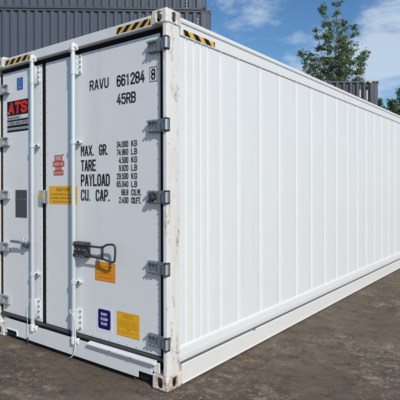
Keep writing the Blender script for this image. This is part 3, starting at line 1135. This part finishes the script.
put('rail_edge', B((-0.050, CDp, 0.0135), (0.0015, L - CDp, 0.0198), 0.001), 'rail', box)

# roof, floor, far side and far end
put('roof', B((-W + 0.06, 0.10, 2.80), (-0.06, L - 0.05, 2.858), 0.004), 'white', box)
put('underframe', B((-W + 0.07, 0.30, 0.055), (-0.062, L - 0.06, 0.21), 0.002), 'dark', box)
put('cargo_body', B((-W + 0.09, 0.132, 0.211), (-0.087, L - 0.06, 2.80), 0.002), 'white', box)
fs = MB()
fs.box((-W + 0.012, 0.157, 0.184), (-W + 0.09, L - 0.157, 2.82), 0.004)
fs.box((-W + 0.004, CDp, 0.02), (-W + 0.06, L - CDp, 0.166), 0.004)
fs.box((-W + 0.003, CDp, 2.822), (-W + 0.06, L - CDp, 2.868), 0.008)
put('opposite_wall', fs, 'panel', box)
en = MB()
en.box((-W + 0.16, L - 0.10, 0.03), (-0.16, L - 0.006, 0.24), 0.004)
en.box((-W + 0.16, L - 0.10, 2.70), (-0.16, L - 0.006, 2.866), 0.004)
en.box((-W + 0.045, L - 0.059, 0.242), (-0.045, L - 0.03, 2.698), 0.004)
put('machinery_end', en, 'panel', box)


# ------------------------------------------------------------------ dry containers stacked behind
def corrugated(length, z0, z1, pitch=0.278, depth=0.062, margin=0.14):
    """wall along +x from margin to length-margin, outer crests at y=0, troughs at y=+depth, looking along +y"""
    n = int((length - 2 * margin) / pitch)
    start = (length - n * pitch) / 2
    pts = [(margin * 0.5, 0.004), (start - 0.02, 0.004)]
    for i in range(n):
        s = start + i * pitch
        pts += [(s, 0.0045 if i == 0 else 0.0), (s + 0.070, depth), (s + 0.122, depth), (s + 0.190, 0.0)]
    pts += [(start + n * pitch, 0.0), (length - margin * 0.5, 0.004)]
    mb = MB()
    V = []
    for x, y in pts:
        V += [(x, y, z0), (x, y, z1)]
    mb.add(V, [(2 * i, 2 * i + 2, 2 * i + 3, 2 * i + 1) for i in range(len(pts) - 1)])
    return mb


def dry_container(name, length, height, loc, rz, label, group, mat, hc=False, marks=()):
    root = empty(name, loc, rz)
    WORLD[root.name] = Vector((0, 0, 0))               # children keep local coordinates
    tag(root, label, 'container', group)
    D = 2.438
    bot, top = 0.09, 0.068
    near = corrugated(length, bot, height - top)
    near.v = [(x, y + 0.012, z) for x, y, z in near.v]
    put('side_wall', near.mesh('side_wall', fix=False), mat, root)
    far = corrugated(length, bot, height - top)
    far.v = [(length - x, D - 0.012 - y, z) for x, y, z in far.v]
    put('side_wall', far.mesh('side_wall', fix=False), mat, root)
    for e in (0, 1):
        ew = corrugated(D, bot, height - top, 0.25, 0.044)
        ew.v = [((length - 0.012 - y) if e else (0.012 + y), x if e else D - x, z) for x, y, z in ew.v]
        put('end_wall', ew.mesh('end_wall', fix=False), mat, root)
    put('roof', B((0.03, 0.03, height - 0.075), (length - 0.03, D - 0.03, height - 0.018), 0.004), mat, root)
    put('floor', B((0.03, 0.05, 0.03), (length - 0.03, D - 0.05, 0.088), 0.004), 'dark', root)
    for y0 in (0.004, D - 0.064):
        put('top_rail', B((CDp, y0, height - top - 0.002), (length - CDp, y0 + 0.060, height - 0.006), 0.004), 'box_rail', root)
        put('bottom_rail', B((CDp, y0 + 0.012, 0.02), (length - CDp, y0 + 0.048, bot + 0.004), 0.004), 'box_rail', root)
    for x0 in (0.004, length - 0.064):
        put('end_rail', B((x0, CW, height - top - 0.001), (x0 + 0.06, D - CW, height - 0.007), 0.004), 'box_rail', root)
        put('end_rail', B((x0, CW, 0.015), (x0 + 0.06, D - CW, bot + 0.003), 0.004), 'box_rail', root)
    for x0 in (0, length - CDp):
        for y0 in (0, D - CW):
            put('corner_post', B((x0 + 0.006, y0 + 0.006, CH - 0.004), (x0 + CDp - 0.03, y0 + CW - 0.03, height - CH + 0.004), 0.008), 'box_rail', root)
            for z0 in (0, height - CH):
                mb = MB()
                f = y0 == 0
                lo, hi, r = mb.box((x0, y0, z0), (x0 + CDp, y0 + CW, z0 + CH), 0.008, {(1, 0 if f else 1)})
                ellipse_hole(mb, 1, -1 if f else 1, lo[1] if f else hi[1], ((lo[2] + r, hi[2] - r), (lo[0] + r, hi[0] - r)),
                             (z0 + CH / 2, x0 + CDp / 2), 0.038, 0.029, 0.05)
                put('corner_casting', mb.mesh('corner_casting', fix=False), 'box_rail', root)
    for kind, x, z, w, h in marks:
        put('marking', B((x, 0.0005, z), (x + w, 0.0115, z + h), 0.0005), kind, root)
    return root


def camspace(lat, dep, z=0):
    p = CAM + RIGHT * lat + FWD * dep
    return Vector((p.x, p.y, z))


LB = 12.192
yaw_a = YAW + math.radians(2.0)
ux = Vector((math.cos(yaw_a), math.sin(yaw_a), 0))
end_a = camspace(0.405, 16.66)
G1 = 'dark slate containers stacked behind the white one'
names = ('bottom slate container of the tall stack behind the white container doors',
         'second slate container from the ground in the tall stack behind the doors',
         'slate container under the topmost one in the tall stack behind the doors',
         'topmost slate container of the tall stack rising behind the white container')
glyphs = [('mark', LB - 0.72, 0.06 + 0.11 * i, 0.036, 0.07) for i in range(20)]
low = [('mark', LB - 0.50, 2.591 - 0.36 - 0.11 * i, 0.036, 0.07) for i in range(12)]
for i in range(4):
    off = -0.155 if i == 3 else 0.0
    p = end_a + ux * (off - LB)
    dry_container('shipping_container', LB, 2.591, (p.x, p.y, i * 2.592), yaw_a, names[i], G1, 'box_paint',
                  marks=glyphs if i == 3 else (low if i == 2 else ()))

LS = 6.058
yaw_b = YAW + math.radians(1.0)
vx = Vector((math.cos(yaw_b), math.sin(yaw_b), 0))
end_b = camspace(7.255, 19.05)
G2 = 'charcoal high containers stacked below the tree'
mk = [(c_, LS - 0.56 + 0.075 * k_, 2.896 - 0.066, 0.0745, 0.052) for k_, c_ in enumerate(('yellow', 'black', 'yellow', 'yellow', 'black'))] + [
      ('mark', LS - 0.79, 2.896 - 0.66, 0.06, 0.30), ('mark', LS - 0.51, 2.896 - 0.78, 0.06, 0.40), ('black', LS - 0.53, 2.896 - 0.33, 0.09, 0.10)]
for i in range(2):
    p = end_b - vx * LS
    dry_container('shipping_container', LS, 2.896, (p.x, p.y, i * 2.897), yaw_b,
                  ('lower charcoal container of the pair in front of the tree', 'upper charcoal container with a yellow and black strip below the tree')[i],
                  G2, 'box_paint_2', marks=mk if i == 1 else ())


# ------------------------------------------------------------------ trees
def tree(name, base, targets, label, leaf, n_leaf, leaf_size, trunk_r, spread, seed, trunk_top, group='trees beyond the containers', sub=9):
    """base in world; targets: list of limb tips (lat, depth offset, z) relative to base in camera axes"""
    r = random.Random(seed)
    root = empty(name, base)
    tag(root, label, 'tree', group)
    bx = Vector(base)

    def W3(t):
        return bx + RIGHT * t[0] + FWD * t[1] + Vector((0, 0, t[2]))
    tm = MB()
    top = W3(trunk_top)
    spine = [bx.lerp(top, k / 9) + Vector((0.10 * math.sin(k * 1.3 + seed), 0.10 * math.cos(k * 0.9 + seed), 0)) * (0 if k in (0,) else 1) for k in range(10)]
    tm.tube(spine, [trunk_r * (1 - 0.92 * k / 9) for k in range(10)], 10)
    anchors = []
    lm = MB()
    for ti, t in enumerate(targets):
        tip = W3(t)
        hz_ = t[2] * r.uniform(0.42, 0.60)
        k = min(0.95, hz_ / trunk_top[2])
        start = spine[int(k * 9)]
        mid = start.lerp(tip, 0.5) + Vector((r.uniform(-.15, .15), r.uniform(-.15, .15), -0.06 * (tip - start).length))
        pts = catmull([start, mid, tip], 6)
        rad = trunk_r * 0.42 * (1 - k * 0.6)
        lm.tube(pts, [max(0.008, rad * (1 - 0.93 * j / (len(pts) - 1))) for j in range(len(pts))], 6)
        for j, p in enumerate(pts):
            f = j / (len(pts) - 1)
            if f < 0.25:
                continue
            anchors.append((p, spread * (0.35 + 0.75 * math.sin(math.pi * min(1, f * 0.82 + 0.1)))))
            for s in range(sub):                      # twigs
                if r.random() < 0.55:
                    a = r.uniform(0, 6.28)
                    ln = spread * r.uniform(0.5, 1.45) * (1.25 - 0.85 * f)
                    q = p + RIGHT * (math.cos(a) * ln) + FWD * (math.sin(a) * ln) + Vector((0, 0, ln * r.uniform(-0.15, 0.9)))
                    lm.tube([p, p.lerp(q, 0.5) + Vector((0, 0, -0.03)), q], [0.012, 0.008, 0.004], 4, cap=False)
                    anchors.append((q, spread * r.uniform(0.25, 0.5)))
                    anchors.append((p.lerp(q, 0.6), spread * r.uniform(0.2, 0.42)))
    trunk = put('trunk', smooth_by_angle(tm.mesh('trunk'), 60), 'bark', root)
    limbs = put('limbs', lm.mesh('limbs', fix=False), 'bark', root)
    verts, faces = [], []
    # leaves gather in clumps round the twigs
    clumps = []
    for p, rad in anchors:
        for _ in range(2):
            clumps.append((p + Vector((r.gauss(0, 1), r.gauss(0, 1), r.gauss(0, 0.9))) * rad * 0.5, rad * r.uniform(0.35, 0.7)))
    for i in range(n_leaf):
        p, rad = clumps[r.randrange(len(clumps))]
        c = p + Vector((r.gauss(0, 1), r.gauss(0, 1), r.gauss(0, 0.8))) * rad * 0.55
        s = leaf_size * r.uniform(0.6, 1.3)
        nrm = Vector((r.gauss(0, 1), r.gauss(0, 1), r.gauss(0.35, 0.8))).normalized()
        a = nrm.orthogonal().normalized()
        a = (Matrix.Rotation(r.uniform(0, 6.28), 3, nrm) @ a)
        b = nrm.cross(a)
        o = len(verts)
        verts += [c - a * s * 0.55, c - b * s * 0.36 + nrm * s * 0.06, c + a * s * 0.62, c + b * s * 0.36 + nrm * s * 0.06]
        faces += [(o, o + 1, o + 2), (o, o + 2, o + 3)]
    me = bpy.data.meshes.new('crown')
    me.from_pydata([tuple(v) for v in verts], [], faces)
    put('crown', me, leaf, root)
    return root


# limb tips: metres to the right, metres back, height
tree('poplar_tree', camspace(8.16, 27.0), [(-0.29, 0, 11.89), (-0.63, 0.5, 10.97), (-1.15, -0.3, 11.61), (-1.38, 0.2, 10.51), (-2.24, -0.2, 9.02), (-1.72, 0.4, 9.19), (-0.98, -0.6, 9.94), (0.17, 0.5, 10.17), (0.69, -0.2, 10.46), (0.46, 0.6, 9.36), (1.32, 0.1, 9.08), (0.86, -0.5, 8.68), (-0.23, -0.8, 10.51), (-0.69, 0.7, 8.68), (-1.38, -0.4, 8.45), (0.17, 1.0, 8.45), (-1.84, 0.3, 8.45), (-0.11, -1.0, 9.48), (-1.15, 0.9, 7.87), (1.15, 0.4, 8.1)], 'tall airy poplar with an uneven pointed crown behind the charcoal containers', 'leaf', 36000, 0.088, 0.17, 0.43, 11, (-0.29, 0, 11.43))

tree('broadleaf_tree', camspace(12.00, 30.0), [(-1.02, 0, 6.66), (-0.45, 0.4, 6.91), (0.13, -0.4, 6.79), (0.64, 0.3, 6.85), (1.28, 0, 7.04), (-0.7, -0.5, 6.28), (-0.13, 0.6, 6.4), (0.51, -0.6, 6.28), (1.02, 0.5, 6.4), (-1.4, 0.2, 6.15), (1.53, -0.3, 6.28), (0.26, 0.9, 5.89), (-0.51, -0.9, 5.76)], 'low round broadleaf tree peeping over the far roof edge beside the charcoal containers', 'leaf_dark', 22000, 0.105, 0.16, 0.46, 21, (0, 0, 6.53))

tree('broadleaf_tree', camspace(11.97, 25.0), [(-1.22, 0, 6.55), (-1.12, 0.3, 6.71), (-0.69, -0.2, 7.19), (-0.16, 0, 7.83), (0.48, 0.4, 7.51), (1.12, -0.3, 6.98), (-1.12, -0.4, 6.29), (-0.69, 0.5, 6.55), (0.16, -0.5, 6.66), (0.8, 0.3, 6.23), (-0.37, 0.6, 6.02), (1.44, 0, 6.13)], 'leafy tree whose twigs just show higher than the low round tree beside it', 'leaf_dark', 14000, 0.10, 0.15, 0.38, 31, (0, 0, 7.40))
